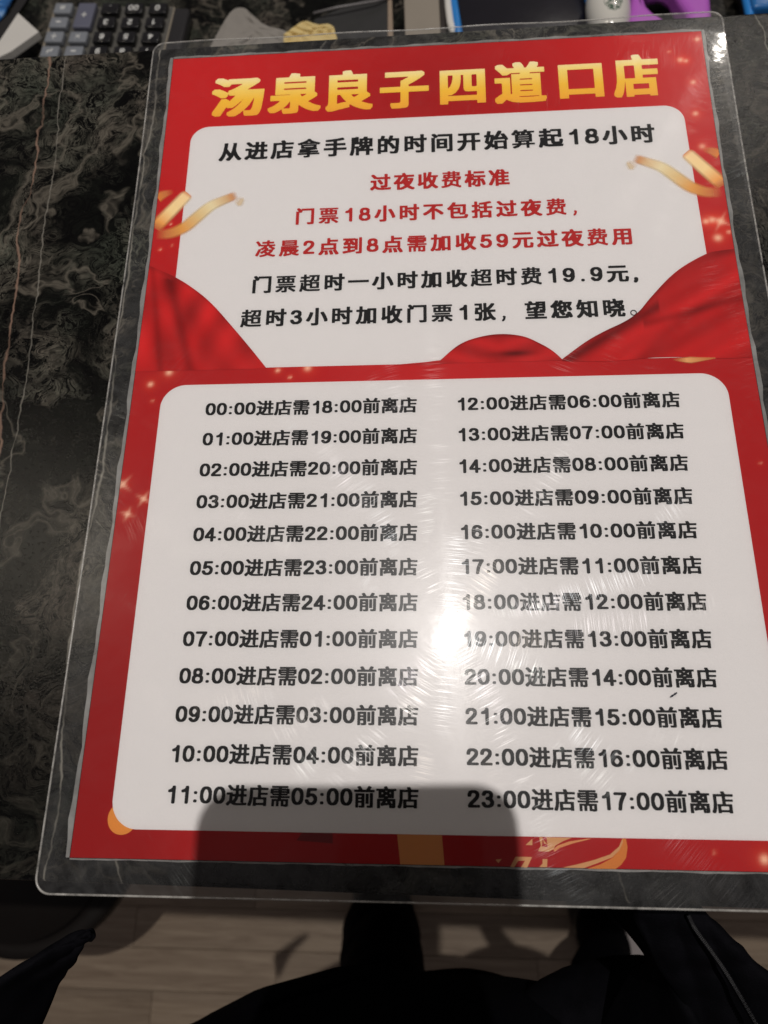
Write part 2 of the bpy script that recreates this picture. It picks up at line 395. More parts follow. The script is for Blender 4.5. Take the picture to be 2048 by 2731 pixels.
# paper with its printed background
def lin(r, g, b_): return tuple(((x/255)/12.92 if x/255 <= .04045 else ((x/255+.055)/1.055)**2.4) for x in (r, g, b_))
RED = np.array([.56, .016, .018]); GOLD = np.array([.98, .66, .22])
NU, NV = 300, 424
uu, vv = np.meshgrid(np.linspace(0, 210, NU+1), np.linspace(0, 297, NV+1))
col = np.zeros((NV+1, NU+1, 3)) + RED
shade = 1 + .10*np.sin(uu*.035+1)*np.cos(vv*.02) - .22*np.clip((vv-175)/80, 0, 1)*np.clip((45-uu)/25, 0, 1) - .26*np.clip((vv-110)/170, 0, 1)  # red print tone; the darker foot partly paints in light falloff
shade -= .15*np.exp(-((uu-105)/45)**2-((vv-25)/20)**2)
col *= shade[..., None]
def blob(u, v, r, c=(1.0, .62, .42), k=1.0, ru=None):
    d = np.sqrt(((uu-u)/(ru or r))**2 + ((vv-v)/r)**2); a = np.clip(np.exp(-d**2*1.6), 0, 1)*k
    global col; col = col*(1-a[..., None]) + np.array(c)*a[..., None]
    g = np.exp(-(d/2.4)**2)*.35*k; col[..., 0] += g*.35; col[..., 1] += g*.07; col[..., 2] += g*.02
def star(u, v, L, ang=.6, k=.8):
    global col
    for t in (ang, ang+math.pi/2):
        dx = (uu-u)*math.cos(t)+(vv-v)*math.sin(t); dy = -(uu-u)*math.sin(t)+(vv-v)*math.cos(t)
        a = np.clip(1-np.abs(dx)/L, 0, 1)**1.5*np.exp(-(dy/.45)**2)*k
        col = col*(1-a[..., None]) + np.array((1, .6, .42))*a[..., None]
for (u, v, r_, k) in [(208.1, 3.8, .8, .9), (197, 9.2, .55, .7), (200.8, 13.4, 1.2, .95), (202.8, 14, .9, .9), (204.4, 24.4, 1, .9), (203.7, 39.1, 1.1, .9), (204.4, 54.3, 1.3, .7),
        (206.9, 87.4, 1.6, 1), (201.8, 87.2, 1.2, .9), (204, 86.7, 1.3, .9), (205.1, 94.3, 1.6, .95), (209.1, 92, .8, .8),
        (12.1, 142.5, 1.4, .95), (6, 147.1, 1.1, .95), (50.6, 142.8, .9, .9), (61, 142.1, 1.4, .9), (55, 145.6, .6, .9), (7.4, 153.6, .5, .6), (3.3, 90.9, .5, .8), (6.2, 79.7, .5, .8), (7.7, 89.3, .4, .6),
        (8.5, 189.4, .9, 1), (3.7, 194.7, .9, 1), (.8, 184.2, 1.3, .7), (190.8, 294, 1.4, 1), (178, 292.5, .4, .7), (206.9, 180, .4, .6)]:
    blob(u, v, r_, k=k)
for (u, v, L, a) in [(208.1, 3.8, 2, 0), (206.9, 87.4, 6, .5), (8.5, 189.4, 4, .5), (3.7, 194.7, 3.4, .3), (.8, 184.2, 5, .7)]: star(u, v, L, a)
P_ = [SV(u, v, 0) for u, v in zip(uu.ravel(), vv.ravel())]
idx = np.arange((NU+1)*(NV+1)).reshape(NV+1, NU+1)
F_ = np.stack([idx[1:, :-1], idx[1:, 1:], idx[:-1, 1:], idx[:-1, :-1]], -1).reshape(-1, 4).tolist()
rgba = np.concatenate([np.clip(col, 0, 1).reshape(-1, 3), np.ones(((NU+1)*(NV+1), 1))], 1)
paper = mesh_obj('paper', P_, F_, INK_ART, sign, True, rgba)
paper['label'] = 'red printed paper inside the laminate'

def grid_patch(name, top, bot, nu, nv, colf, h, mat=INK_ART, par=sign):  # top(u)/bot(u) given as lists over s in 0..1
    V, cl = [], []
    for j in range(nv+1):
        for i in range(nu+1):
            s, t = i/nu, j/nv; a = top(s); b_ = bot(s); u = a[0]+(b_[0]-a[0])*t; v = a[1]+(b_[1]-a[1])*t
            V.append(SV(u, v, h)); cl.append((*colf(u, v, s, t), 1))
    F = [[j*(nu+1)+i, (j+1)*(nu+1)+i, (j+1)*(nu+1)+i+1, j*(nu+1)+i+1] for j in range(nv) for i in range(nu)]
    return mesh_obj(name, V, F, mat, par, False, cl)
# white panels (rounded), laid on the print as fine sheets of cells
def panel(name, u0, u1l, v0, v1, rt, rb, h=.04, tl=0.0):
    # rows of v from v0 to v1, each spanning left/right given the corner rounding
    vs = sorted(set(list(np.linspace(v0, v1, 60)) + [v0 + rt*(1-math.cos(a)) for a in np.linspace(0, math.pi/2, 14)] + ([v1 - rb*(1-math.cos(a)) for a in np.linspace(0, math.pi/2, 14)] if rb else [])))
    V, F = [], []
    for v in vs:
        ins = 0
        if v < v0+rt: ins = rt - math.sqrt(max(0, rt**2-(v0+rt-v)**2))
        if rb and v > v1-rb: ins = rb - math.sqrt(max(0, rb**2-(v-v1+rb)**2))
        L = u0 + ins; R_ = u1l(v) - ins
        for k in range(13): V.append(SV(L+(R_-L)*k/12, v, h))
    for j in range(len(vs)-1):
        for k in range(12): a = j*13+k; F.append([a, a+13, a+14, a+1])
    return mesh_obj(name, V, F, INK_WHITE, sign, False)
panel('upper_white_panel', 10.5, lambda v: 199.4+(v-40)*.016, 34.8, 141.6, 7.2, 0)
panel('lower_white_panel', 10.4, lambda v: 200.5, 147.7, 289.4, 8.5, 8.0)

# printed red cloth swags
def swag_col(kind):
    def f(u, v, s, t):
        if kind == 'L':
            w0 = 0
            x, y = u, 142-v; ang = math.atan2(y, 48-x+6); r_ = math.hypot(48-x, y)
            w = .55*math.sin(r_*.42+math.sin(u*.13)*1.3) + .45*math.sin((u*.55-v*.32)*.75+1.2) + .25*math.sin((u*.9+v*.1)*.6)
            k = .82 + .26*w
            if t < .05: k *= .75+5*t
            k *= 1 - .45*math.exp(-((u-13-(v-120)*.30)/2.2)**2)*(v > 104) - .35*math.exp(-((u-5-(v-120)*.18)/1.4)**2)
        elif kind == 'M':
            w = math.sin((v+abs(u-127)*.35)*.75) ; k = .80 + .14*w - .5*math.exp(-((v-138.5)/1.2)**2)*math.exp(-((u-132)/7)**2) - .35*math.exp(-(t/.08)**2)
        else:
            d = (u*.62+v*.78); e = (-u*.78+v*.62)
            cr = lambda q: max(0, 1-abs(((q/(2*math.pi)) % 1)-.5)*7)      # narrow dark creases with a lighter lip
            w = .42*math.sin(d*.36+.9*math.sin(e*.09)) + .25*math.sin(d*.9+e*.12+1) - .75*cr(d*.27+.5*math.sin(e*.07)+.7) + .35*cr(d*.27+.5*math.sin(e*.07)+1.3)
            k = .82 + .24*w - .42*math.exp(-((v-(141-(u-150)*.62))/2.4)**2)*(u < 182) - .3*math.exp(-(t/.05)**2)
            k -= .35*math.exp(-((v-(128-(u-178)*.28))/1.6)**2)*(u > 176)
        k = max(.22, min(1.25, .90 + (k-.82)*1.0)); return (.60*k, .017*k**1.3, .018*k**1.3)
    return f
dL = catmull([(0, 97.9), (10.8, 103.6), (18.9, 109.5), (25.4, 115.6), (32.9, 124.5), (40.2, 133.6), (46.3, 141.5)], 6)
dM = catmull([(106.4, 140.7), (112.9, 134.8), (119.3, 132.0), (127.2, 130.8), (135.1, 131.9), (141.2, 135.2), (144.9, 138.0), (147.8, 141.2)], 6)
dR = catmull([(147.8, 141.1), (156.0, 134.8), (162.5, 130.9), (169.8, 127.2), (174.8, 123.5), (179.3, 118.1), (186.3, 110.4), (192.4, 105.4), (200.3, 100.9), (204.9, 99.8), (210, 99.3)], 6)
def along(c): return lambda s: (np.interp(s*(len(c)-1), range(len(c)), [q[0] for q in c]), np.interp(s*(len(c)-1), range(len(c)), [q[1] for q in c]))
grid_patch('cloth_swag', along(dL), lambda s: (along(dL)(s)[0], 142.0), 70, 70, swag_col('L'), .10)
grid_patch('cloth_swag', along(dM), lambda s: (along(dM)(s)[0], 141.7), 60, 30, swag_col('M'), .10)
grid_patch('cloth_swag', along(dR), lambda s: (along(dR)(s)[0], 141.9+.5*math.sin(s*9)), 90, 60, swag_col('R'), .14)
def flat_poly(name, pts, colr, h, n=1, par=sign):
    return mesh_obj(name, [SV(u, v, h) for u, v in pts], [list(range(len(pts)))[::-1]], INK_ART, par, False, [(*colr, 1)]*len(pts))
# white strip foot below the upper panel between the swags follows a shallow curve: red lip
flat_poly('red_lip', [(90, 141.9), (96, 141.4), (101.7, 141.0), (106.6, 140.4), (107, 142)], (.50, .02, .02), .09)

# golden streamers (soft ends)
def ribbon(name, pts, wid, cf, h):
    c = catmull(pts, 10); V, cl = [], []; n = len(c); m_ = 16
    for i, p in enumerate(c):
        t = (np.array(c[min(i+1, n-1)])-np.array(c[max(i-1, 0)])); t = t/np.linalg.norm(t); nn = np.array([-t[1], t[0]])
        s = i/(n-1); w = 1.45*np.interp(s, np.linspace(0, 1, len(wid)), wid)
        for k in range(m_+1):
            q = p + nn*w*(k/m_-.5); cc, a = cf(s); e = min(1, (1-abs(k/m_-.5)*2)*2.0)
            inside = 1 if 0 <= q[0] <= 210 else 0
            V.append(SV(min(210, max(0, q[0])), q[1], h)); cl.append((*cc, a*e*inside))
    F = [[i*(m_+1)+k, (i+1)*(m_+1)+k, (i+1)*(m_+1)+k+1, i*(m_+1)+k+1] for i in range(n-1) for k in range(m_)]
    F = [f for f in F if len({(round(V[q].x, 6), round(V[q].y, 6)) for q in f}) == 4]
    return mesh_obj(name, V, F, INK_SOFT, sign, False, cl)
def grad(stops):
    def f(s):
        xs = [q[0] for q in stops]
        return tuple(np.interp(s, xs, [q[1][k] for q in stops]) for k in range(3)), float(np.interp(s, xs, [q[2] for q in stops]))
    return f
OR, CRM, BRN = (.95, .42, .13), (.92, .80, .52), (.78, .38, .16)
G1 = grad([(0, OR, 0), (.12, OR, .55), (.3, (.86, .42, .10), .95), (.5, (.84, .62, .30), .95), (.68, CRM, .95), (.86, (.80, .55, .30), .9), (.93, BRN, .85), (1, (.8, .5, .3), 0)])
G2 = grad([(0, OR, .3), (.2, (.95, .45, .12), .95), (.45, (.98, .75, .38), 1), (.75, (.98, .74, .42), 1), (.92, (.85, .3, .1), .7), (1, OR, 0)])
G3 = grad([(0, (.9, .3, .05), .9), (.6, OR, .5), (1, OR, 0)])
GT = grad([(0, (.85, .62, .38), 0), (.5, (.85, .66, .40), .6), (1, (.85, .66, .40), 0)])
for mir, dv in ((0, 0), (1, -9.3)):
    f = lambda L: [(210-u if mir else u, v+dv) for u, v in L]
    ribbon('golden_streamer', f([(1, 84.4), (6.8, 83.9), (12, 81.3), (16.5, 76.8), (21, 72.4), (26, 69.8), (31, 67.6)]), [3.4, 3.9, 4.2, 4.0, 3.4, 3.0], G1, .16)
    ribbon('golden_streamer', f([(30.5, 69.5), (32.5, 71), (34, 71.5)]), [2.6, 3.4, 2], GT, .15)
    ribbon('golden_streamer', f([(.3, 81.5), (2.8, 78.0), (6.6, 73.0), (10.8, 67.4), (12, 66)]), [4.6, 4.6, 4.4, 4.2, 3], G2, .18)
    ribbon('golden_streamer', f([(0, 67.4), (2.5, 66), (6, 64.8)]), [4, 3, 1.5], G3, .12)
ribbon('golden_streamer', [(184, 142.4), (190, 142.7), (198, 142.2)], [.6, 2.0, .4], grad([(0, OR, 0), (.4, (.95, .5, .2), .9), (1, OR, .4)]), .17)

# printed ornaments along the foot of the sheet
A = (.66, .22, .05); B = (.66, .34, .15)
flat_poly('orange_disc', [(14.0+4.4*math.cos(a), 286.5+4.4*math.sin(a)) for a in np.linspace(0, 2*math.pi, 40)[:-1]], (.80, .30, .06), .02)
flat_poly('gold_band', [(92.6, 289.45), (105.0, 289.45), (105.6, 297), (93.5, 297)], (.62, .25, .085), .02)
flat_poly('dark_bar', [(66, 289.45), (74.6, 289.45), (74.7, 292.1), (64.4, 291.5)], (.20, .012, .014), .02)
def zc(x, y):   # a point of the foot ornament, from the close view
    return at(1300 + x*.3014, 2200 + y*.3014, 0)[:2]
def orn(name, pts, c, h=.03): return flat_poly(name, [zc(*p) for p in pts], c, h)
orn('fan_ornament', [(1190, 118), (1222, 120), (1235, 200), (1222, 290), (1180, 350), (1130, 388), (880, 385), (1000, 345), (1100, 290), (1170, 215)], A)
orn('fan_ornament', [(1190, 118), (1195, 150), (1165, 220), (1100, 285), (960, 340), (850, 380), (660, 375), (800, 345), (950, 305), (1080, 260), (1160, 190)], B, .035)
orn('fan_ornament', [(530, 108), (745, 112), (670, 140), (600, 180), (580, 215), (540, 235), (445, 230), (470, 180), (455, 106)], B, .03)
orn('fan_ornament', [(480, 190), (530, 195), (520, 108), (485, 108)], (.40, .02, .02), .035)
orn('fan_ornament', [(485, 120), (525, 170), (500, 165)], B, .04)
orn('fan_ornament', [(580, 215), (620, 180), (720, 145), (880, 120), (920, 120), (760, 160), (640, 200), (590, 235)], (.72, .30, .12), .036)
orn('fan_ornament', [(395, 122), (395, 178), (335, 175)], B); orn('fan_ornament', [(70, 305), (125, 300), (95, 335)], B)
orn('fan_ornament', [(245, 280), (392, 282), (350, 375), (295, 372), (330, 315), (270, 315), (235, 372), (200, 370)], B)
orn('fan_ornament', [(485, 300), (528, 300), (525, 372), (455, 370), (485, 340)], B)

# ---- lettering
# title: each character fitted to its place
TT = '汤泉良子四道口店'
TL_ = [(17.4, 38.6), (40.4, 61.4), (63.4, 81.9), (84.7, 103.9), (108.2, 125.9), (129.4, 149.1), (154.1, 170.9), (174.6, 192.2)]
TV = [(11.2, 30.3), (10.4, 30.2), (10.4, 30.2), (12.3, 30.2), (12.9, 29.4), (10.6, 30.3), (13.0, 29.3), (9.8, 30.0)]
V, F, cl = [], [], []
for ch, (a, b_), (va, vb) in zip(TT, TL_, TV):
    g = glyph(ch, .046, .034, 140); o = len(V)
    for x, y in g[0]:
        u = a + (x-g[2][0])/(g[3][0]-g[2][0])*(b_-a); v = vb - (y-g[2][1])/(g[3][1]-g[2][1])*(vb-va)
        V.append(SV(u, v, .06)); t = (v-10)/20.0
        c = tuple(np.interp(t, [0, .3, .62, 1], q) for q in ([1, .99, .97, .95], [.92, .76, .60, .47], [.58, .20, .06, .05]))
        cl.append((*c, 1))
    F += [[q+o for q in f] for f in g[1]]
title = mesh_obj('title_lettering', V, F, INK_ART, sign, False, cl); title['label'] = 'large golden title lettering'
K = dict(parent=sign)
make_line('从进店拿手牌的时间开始算起18小时', 22.4, 187.9, 47.4, 9.0, mat=INK_BLACK, dsx=1.0, **K)
make_line('过夜收费标准', 81.5, 133.4, 64.6, 7.8, mat=INK_RED, **K)
make_line('门票18小时不包括过夜费，', 53.9, 157.0, 78.6, 7.6, mat=INK_RED, dsx=1.0, **K)
make_line('凌晨2点到8点需加收59元过夜费用', 39.5, 175.4, 92.3, 7.6, mat=INK_RED, dsx=1.0, **K)
make_line('门票超时一小时加收超时费19.9元,', 39.4, 176.0, 107.7, 7.6, mat=INK_BLACK, dsx=1.0, **K)
make_line('超时3小时加收门票1张，望您知晓。', 36.0, 174.2, 121.7, 7.6, mat=INK_BLACK, dsx=1.0, **K)
for i in range(12):
    for k, (a, b_) in enumerate(((26.5, 98.6), (112.3, 184.7))):
        make_line('%02d:00进店需%02d:00前离店' % (i+12*k, (i+18+12*k-1) % 24 + 1 if (i+18+12*k) % 24 else 24), a, b_, 157.2+11.16*i, 6.0, rx=.044, ry=.023, n=60, mat=INK_BLACK, dsx=1.02, drx=.084, dry=.065, **K)

# ---- laminate film
def film_mat():
    m, b = new_mat('scratched_laminate_film'); p = b.coord()
    lw = b.n('ShaderNodeLayerWeight'); lw.inputs['Blend'].default_value = .5
    fr = b.n('ShaderNodeFresnel'); fr.inputs['IOR'].default_value = 1.5
    # gentle waviness of the plastic
    bn = b.n('ShaderNodeBump'); bn.inputs['Strength'].default_value = 1; bn.inputs['Distance'].default_value = .00006
    b.put(bn.inputs['Height'], b.noise(p, 90, 3, .5))
    fine = b.n('ShaderNodeBump'); fine.inputs['Strength'].default_value = .5; fine.inputs['Distance'].default_value = .00001
    b.put(fine.inputs['Height'], b.noise(p, 1800, 2, .5)); b.put(fine.inputs['Normal'], bn)
    g0 = b.n('ShaderNodeBsdfGlossy'); g0.inputs['Roughness'].default_value = .044; b.put(g0.inputs['Normal'], bn)
    g1 = b.n('ShaderNodeBsdfGlossy'); g1.inputs['Roughness'].default_value = .28; b.put(g1.inputs['Normal'], fine)
    g2 = b.n('ShaderNodeBsdfAnisotropic'); g2.inputs['Roughness'].default_value = .13; g2.inputs['Anisotropy'].default_value = .75; g2.inputs['Tangent'].default_value = (0, 1, 0); b.put(g2.inputs['Normal'], fine)
    gx = b.n('ShaderNodeMixShader'); gx.inputs[0].default_value = .06; b.put(gx.inputs[1], g1); b.put(gx.inputs[2], g2)
    gm = b.n('ShaderNodeMixShader'); gm.inputs[0].default_value = .50; b.put(gm.inputs[1], g0); b.put(gm.inputs[2], gx)
    tr = b.n('ShaderNodeBsdfTransparent'); tr.inputs[0].default_value = (.97, .97, .965, 1)
    base = b.n('ShaderNodeMixShader'); b.put(base.inputs[0], b.math('MULTIPLY', fr.outputs[0], .7)); b.put(base.inputs[1], tr); b.put(base.inputs[2], gm)
    # handling haze
    hz = b.ramp(b.noise(p, 55, 6, .7, 1.5), [(.42, .002), (.75, .012)])
    sp = b.n('ShaderNodeSeparateXYZ'); b.put(sp.inputs[0], p)      # outside the paper the two films are bonded and milky
    mar = b.math('MAXIMUM', b.math('GREATER_THAN', b.math('ABSOLUTE', b.math('SUBTRACT', sp.outputs[0], .105)), .1052), b.math('GREATER_THAN', b.math('ABSOLUTE', b.math('ADD', sp.outputs[1], .1485)), .1487))
    hz = b.math('ADD', hz, b.math('MULTIPLY', mar, b.ramp(b.noise(p, 90, 6, .7, 1.0), [(.35, .006), (.72, .045)])))
    df = b.n('ShaderNodeBsdfDiffuse'); df.inputs[0].default_value = (.8, .8, .8, 1)
    mh = b.n('ShaderNodeMixShader'); b.put(mh.inputs[0], hz); b.put(mh.inputs[1], base); b.put(mh.inputs[2], df)
    cur = mh
    # scratches: cells, each with one direction of fine grooves; a groove spreads light across itself
    for k, (cell, fine_s, thr, amt) in enumerate([(28, 7200, .61, 1), (36, 6400, .61, 1), (22, 8200, .60, .9), (45, 7600, .61, 1), (18, 6400, .615, .9), (32, 8800, .60, .8), (14, 4200, .67, 1.3)]):
        warp = b.vm('SCALE', b.noise(p, 30+9*k, 2, .5, 0, 1), sc=.02)
        pk = b.vm('ADD', b.vm('ADD', p, (3.1*k, 1.7*k, 0)), warp)
        flat = b.vm('MULTIPLY', pk, (1, 1, 0))
        vo = b.n('ShaderNodeTexVoronoi'); b.put(vo.inputs['Vector'], flat); vo.inputs['Scale'].default_value = cell; vo.voronoi_dimensions = '2D'
        sc_ = b.n('ShaderNodeSeparateColor'); b.put(sc_.inputs[0], vo.outputs['Color'])
        th = b.math('MULTIPLY', sc_.outputs[0], math.pi)
        rel = b.vm('SUBTRACT', b.vm('MULTIPLY', b.vm('ADD', p, (3.1*k, 1.7*k, 0)), (1, 1, 0)), (0, 0, 0))
        cs, sn = b.math('COSINE', th), b.math('SINE', th)
        xyz = b.n('ShaderNodeSeparateXYZ'); b.put(xyz.inputs[0], rel)
        al = b.math('ADD', b.math('MULTIPLY', xyz.outputs[0], cs), b.math('MULTIPLY', xyz.outputs[1], sn))
        ac = b.math('SUBTRACT', b.math('MULTIPLY', xyz.outputs[1], cs), b.math('MULTIPLY', xyz.outputs[0], sn))
        cv = b.n('ShaderNodeCombineXYZ'); b.put(cv.inputs[0], b.math('MULTIPLY', al, 70)); b.put(cv.inputs[1], b.math('MULTIPLY', ac, fine_s)); b.put(cv.inputs[2], b.math('MULTIPLY', sc_.outputs[1], 50))
        ns = b.noise(cv, 1.0, 1, .5)
        ve = b.n('ShaderNodeTexVoronoi'); b.put(ve.inputs['Vector'], flat); ve.inputs['Scale'].default_value = cell; ve.voronoi_dimensions = '2D'; ve.feature = 'DISTANCE_TO_EDGE'
        mask = b.math('MULTIPLY', b.ramp(ns, [(thr, 0), (thr+.06, 1)]), b.ramp(ve.outputs['Distance'], [(.01, 0), (.16, amt*.999 if amt < 1 else 1)]))
        tg = b.n('ShaderNodeCombineXYZ'); b.put(tg.inputs[0], b.math('MULTIPLY', sn, -1)); b.put(tg.inputs[1], cs)
        an = b.n('ShaderNodeBsdfAnisotropic'); an.distribution = 'BECKMANN'; an.inputs['Roughness'].default_value = .175; an.inputs['Anisotropy'].default_value = -.78
        an.inputs[0].default_value = ((1, .97, .93, 1), (.90, .96, 1, 1), (1, .90, .78, 1), (.94, 1, .96, 1), (1, 1, 1, 1), (.98, .94, 1, 1), (1, 1, .98, 1))[k]
        b.put(an.inputs['Tangent'], tg)
        mk = b.n('ShaderNodeMixShader'); b.put(mk.inputs[0], b.math('MULTIPLY', mask, .011)); b.put(mk.inputs[1], cur); b.put(mk.inputs[2], an); cur = mk
    b.out(cur); return m
FILM = film_mat()
def film_pt(u, v, h):
    # far right corner of the film is creased up
    d = ((v + 2.6) * -1 - (u - 219) * -.02)
    c = max(0, -(v+.5) - .0) * max(0, min(1, (u-178)/30))
    return SV(u, v, h + c*.10 + .25*math.sin(u*.11)*max(0, -v)/9)
def film_grid(h, nu=74, nv=100):
    L, R_, T, B_ = -8.8, 218.6, -8.4, 306.3; rc = 4.5; V, F = [], []
    us = np.linspace(0, 1, nu+1); vs = np.concatenate([T + rc*(1-np.cos(np.linspace(0, math.pi/2, 9))), np.linspace(T+rc, B_-rc, nv)[1:-1], B_ - rc*(1-np.cos(np.linspace(math.pi/2, 0, 9)))])
    for v in vs:
        ins = 0
        if v < T+rc: ins = rc-math.sqrt(max(0, rc*rc-(T+rc-v)**2))
        if v > B_-rc: ins = rc-math.sqrt(max(0, rc*rc-(v-B_+rc)**2))
        l, r_ = L+ins, R_-ins
        for s in us: V.append(film_pt(l+(r_-l)*s, v, h))
    n = nu+1
    for j in range(len(vs)-1):
        for i in range(nu): a = j*n+i; F.append([a, a+n, a+n+1, a+1])
    rim = [j*n for j in range(len(vs))] + [(len(vs)-1)*n+i for i in range(1, n)] + [j*n+nu for j in range(len(vs)-2, -1, -1)] + [i for i in range(nu-1, 0, -1)]
    return V, F, [V[q] for q in rim]
V, F, rim = film_grid(.42)
mesh_obj('laminate_film', V, F, FILM, sign, True)
m, b = new_mat('frosted_film_edge')
mx = b.n('ShaderNodeMixShader'); b.put(mx.inputs[0], b.ramp(b.noise(b.coord(), 220, 4, .7), [(.35, .12), (.7, .62)])); b.put(mx.inputs[1], b.n('ShaderNodeBsdfTransparent')); b.put(mx.inputs[2], b.bsdf((.62, .60, .56), .25, .8)); b.out(mx)
EDGE = m
bm = tube_bm([p + Vector((0, 0, -.0002)) for p in rim + [rim[0]]], .00033, 6, False); bm_obj('film_edge', bm, EDGE, sign)
# milky seal seam round the paper
m, b = new_mat('milky_seal_seam')
mx = b.n('ShaderNodeMixShader'); b.put(mx.inputs[0], b.ramp(b.noise(b.coord(), 60, 4, .7), [(.3, .35), (.7, .85)])); b.put(mx.inputs[1], b.n('ShaderNodeBsdfTransparent')); b.put(mx.inputs[2], b.bsdf((.40, .40, .39), .3, .5)); b.out(mx)
SEAM = m
def strip(name, a, b_, wa, wb, nrm, mat=SEAM, h=.02):
    V, F = [], []; N = 60
    for i in range(N+1):
        t = i/N; u = a[0]+(b_[0]-a[0])*t; v = a[1]+(b_[1]-a[1])*t; w = (wa+(wb-wa)*t)*(1+.25*math.sin(i*.9)+.2*math.sin(i*2.3))
        V += [SV(u, v, h), SV(u+nrm[0]*w, v+nrm[1]*w, h)]
        if i: q = 2*i; F.append([q-2, q, q+1, q-1])
    return mesh_obj(name, V, F, mat, sign)
strip('seal_seam', (-.15, -.8), (-.15, 297), 1.2, 1.3, (-1, 0)); strip('seal_seam', (210.15, -.8), (210.15, 297), 1.0, 1.5, (1, 0))
strip('seal_seam', (0, -.15), (210, -.15), .9, 1.0, (0, -1)); strip('seal_seam', (0, 297.15), (210, 297.15), .35, .5, (0, 1))
# speck of dirt
bm = bmesh.new()
for k in range(5):
    a = at(1024 + (1236+k*6)*.6172, 1100 + (1229-k*4)*.6172, 0); bmesh.ops.create_icosphere(bm, subdivisions=1, radius=.00025+.0001*(k % 2), matrix=Matrix.Translation(SV(a[0], a[1], .6)))
dirt = bm_obj('dirt_speck', bm, simple('dirt', (.03, .035, .05), .8), None); tag(dirt, 'tiny dark speck of lint below the 20:00 line of the sign', 'speck')

# ================================================================== THINGS ON THE DESK
def pxy(x, y, h): v = at(x, y, h); return Vector((v[0], -v[1], v[2]))*.001
# calculator
KZ = -182
o0, o1, o2 = pxy(167, 20, KZ), pxy(420, 20, KZ), pxy(136, 96, KZ)
ex = (o1-o0)/4; ey = (o2-o0)/2
ex.z = ey.z = 0; ex = Vector((ex.x, ex.y, 0)); ln = ex.length; eyl = ey.length; exn = ex.normalized(); eyn = Vector((exn.y, -exn.x, 0))
calc = empty('calculator', (o0 + ex*2)[:]); calc.location.z = DESKZ*.001
tag(calc, 'black desk calculator with grey operator keys behind the counter edge', 'calculator')
BODY = simple('black_calculator_plastic', (.022, .021, .022), .35, .5, .1, 300); CHAMP = simple('champagne_metal_trim', (.30, .26, .20), .35, .6)
def crd(a, b_): return o0 + exn*a*ln + eyn*b_*eyl
def cprism(a0, a1, b0, b1, z0, z1, bev):
    pts = [crd(a0, b0), crd(a1, b0), crd(a1, b1), crd(a0, b1)]; return prism_bm([(p.x, p.y) for p in pts], z0, z1, bev, 3)
bm_obj('body', cprism(-.55, 5.15, -.62, 6.6, -.1995, -.1885, .003), BODY, calc)
bm_obj('metal_trim', cprism(-.62, 4.55, -.58, 6.3, -.1905, -.1876, .0012), CHAMP, calc)
bm_obj('key_well', cprism(-.5, 4.5, -.5, 6.1, -.1882, -.1872, .0004), simple('grey_key_well', (.10, .096, .085), .5), calc)
GREY = simple('grey_key_plastic', (.21, .225, .25), .35, .5); PURP = simple('slate_key_plastic', (.12, .125, .17), .35, .5); BLK = simple('black_key_plastic', (.008, .008, .009), .22, .6)
WHT = simple('white_key_print', (.75, .75, .72), .5)
def keyobj(a, b_, tall, mat, sym):
    bb = b_ + (.5 if tall else 0)
    bm = cprism(a-.37, a+.37, b_-.36, b_+.36+(1 if tall else 0), -.1873, -.182, .0011); ko = bm_obj('key', bm, mat, calc)
    cx = crd(a, bb); s = .0052
    polys = []
    def bar(x, y, w, h_): polys.append([(x-w/2, y-h_/2), (x+w/2, y-h_/2), (x+w/2, y+h_/2), (x-w/2, y+h_/2)])
    if sym in '+': bar(0, 0, .8, .2); bar(0, 0, .2, .9)
    elif sym == '-': bar(0, 0, .8, .25)
    elif sym == '=': bar(0, .2, .8, .2); bar(0, -.2, .8, .2)
    elif sym == '/': bar(0, 0, .8, .2); bar(0, .42, .2, .2); bar(0, -.42, .2, .2)
    elif sym == '%': bar(0, 0, .7, .2); bar(.3, .3, .25, .25); bar(-.3, -.3, .25, .25)
    if sym == 'x': polys += [[(-.35, -.25), (-.25, -.35), (.35, .25), (.25, .35)], [(-.35, .25), (-.25, .35), (.35, -.25), (.25, -.35)]]
    V, F = [], []
    def put(x, y): return (cx.x - exn.x*x*s - eyn.x*y*s*-1*-1, cx.y - exn.y*x*s + 0 - eyn.y*y*s*-1*-1, -.18193)
    if polys and sym not in '0123456789':
        for pl in polys:
            o = len(V); V += [(cx.x + (-exn.x*x + eyn.x*y)*s, cx.y + (-exn.y*x + eyn.y*y)*s, -.18188) for x, y in pl]; F.append([o, o+1, o+2, o+3])
    else:
        pen = -.5*.6*(len(sym)-1)
        for ch in sym:
            g = glyph(ch, .06, .06, 30); mid = (g[2]+g[3])/2; o = len(V)
            V += [(cx.x + (-exn.x*(x-mid[0]+pen) + eyn.x*(y-.36))*s*1.35, cx.y + (-exn.y*(x-mid[0]+pen) + eyn.y*(y-.36))*s*1.35, -.18188) for x, y in g[0]]
            F += [[q+o for q in f] for f in g[1]]; pen += .6
    mesh_obj('key_print', V, F, WHT, ko)
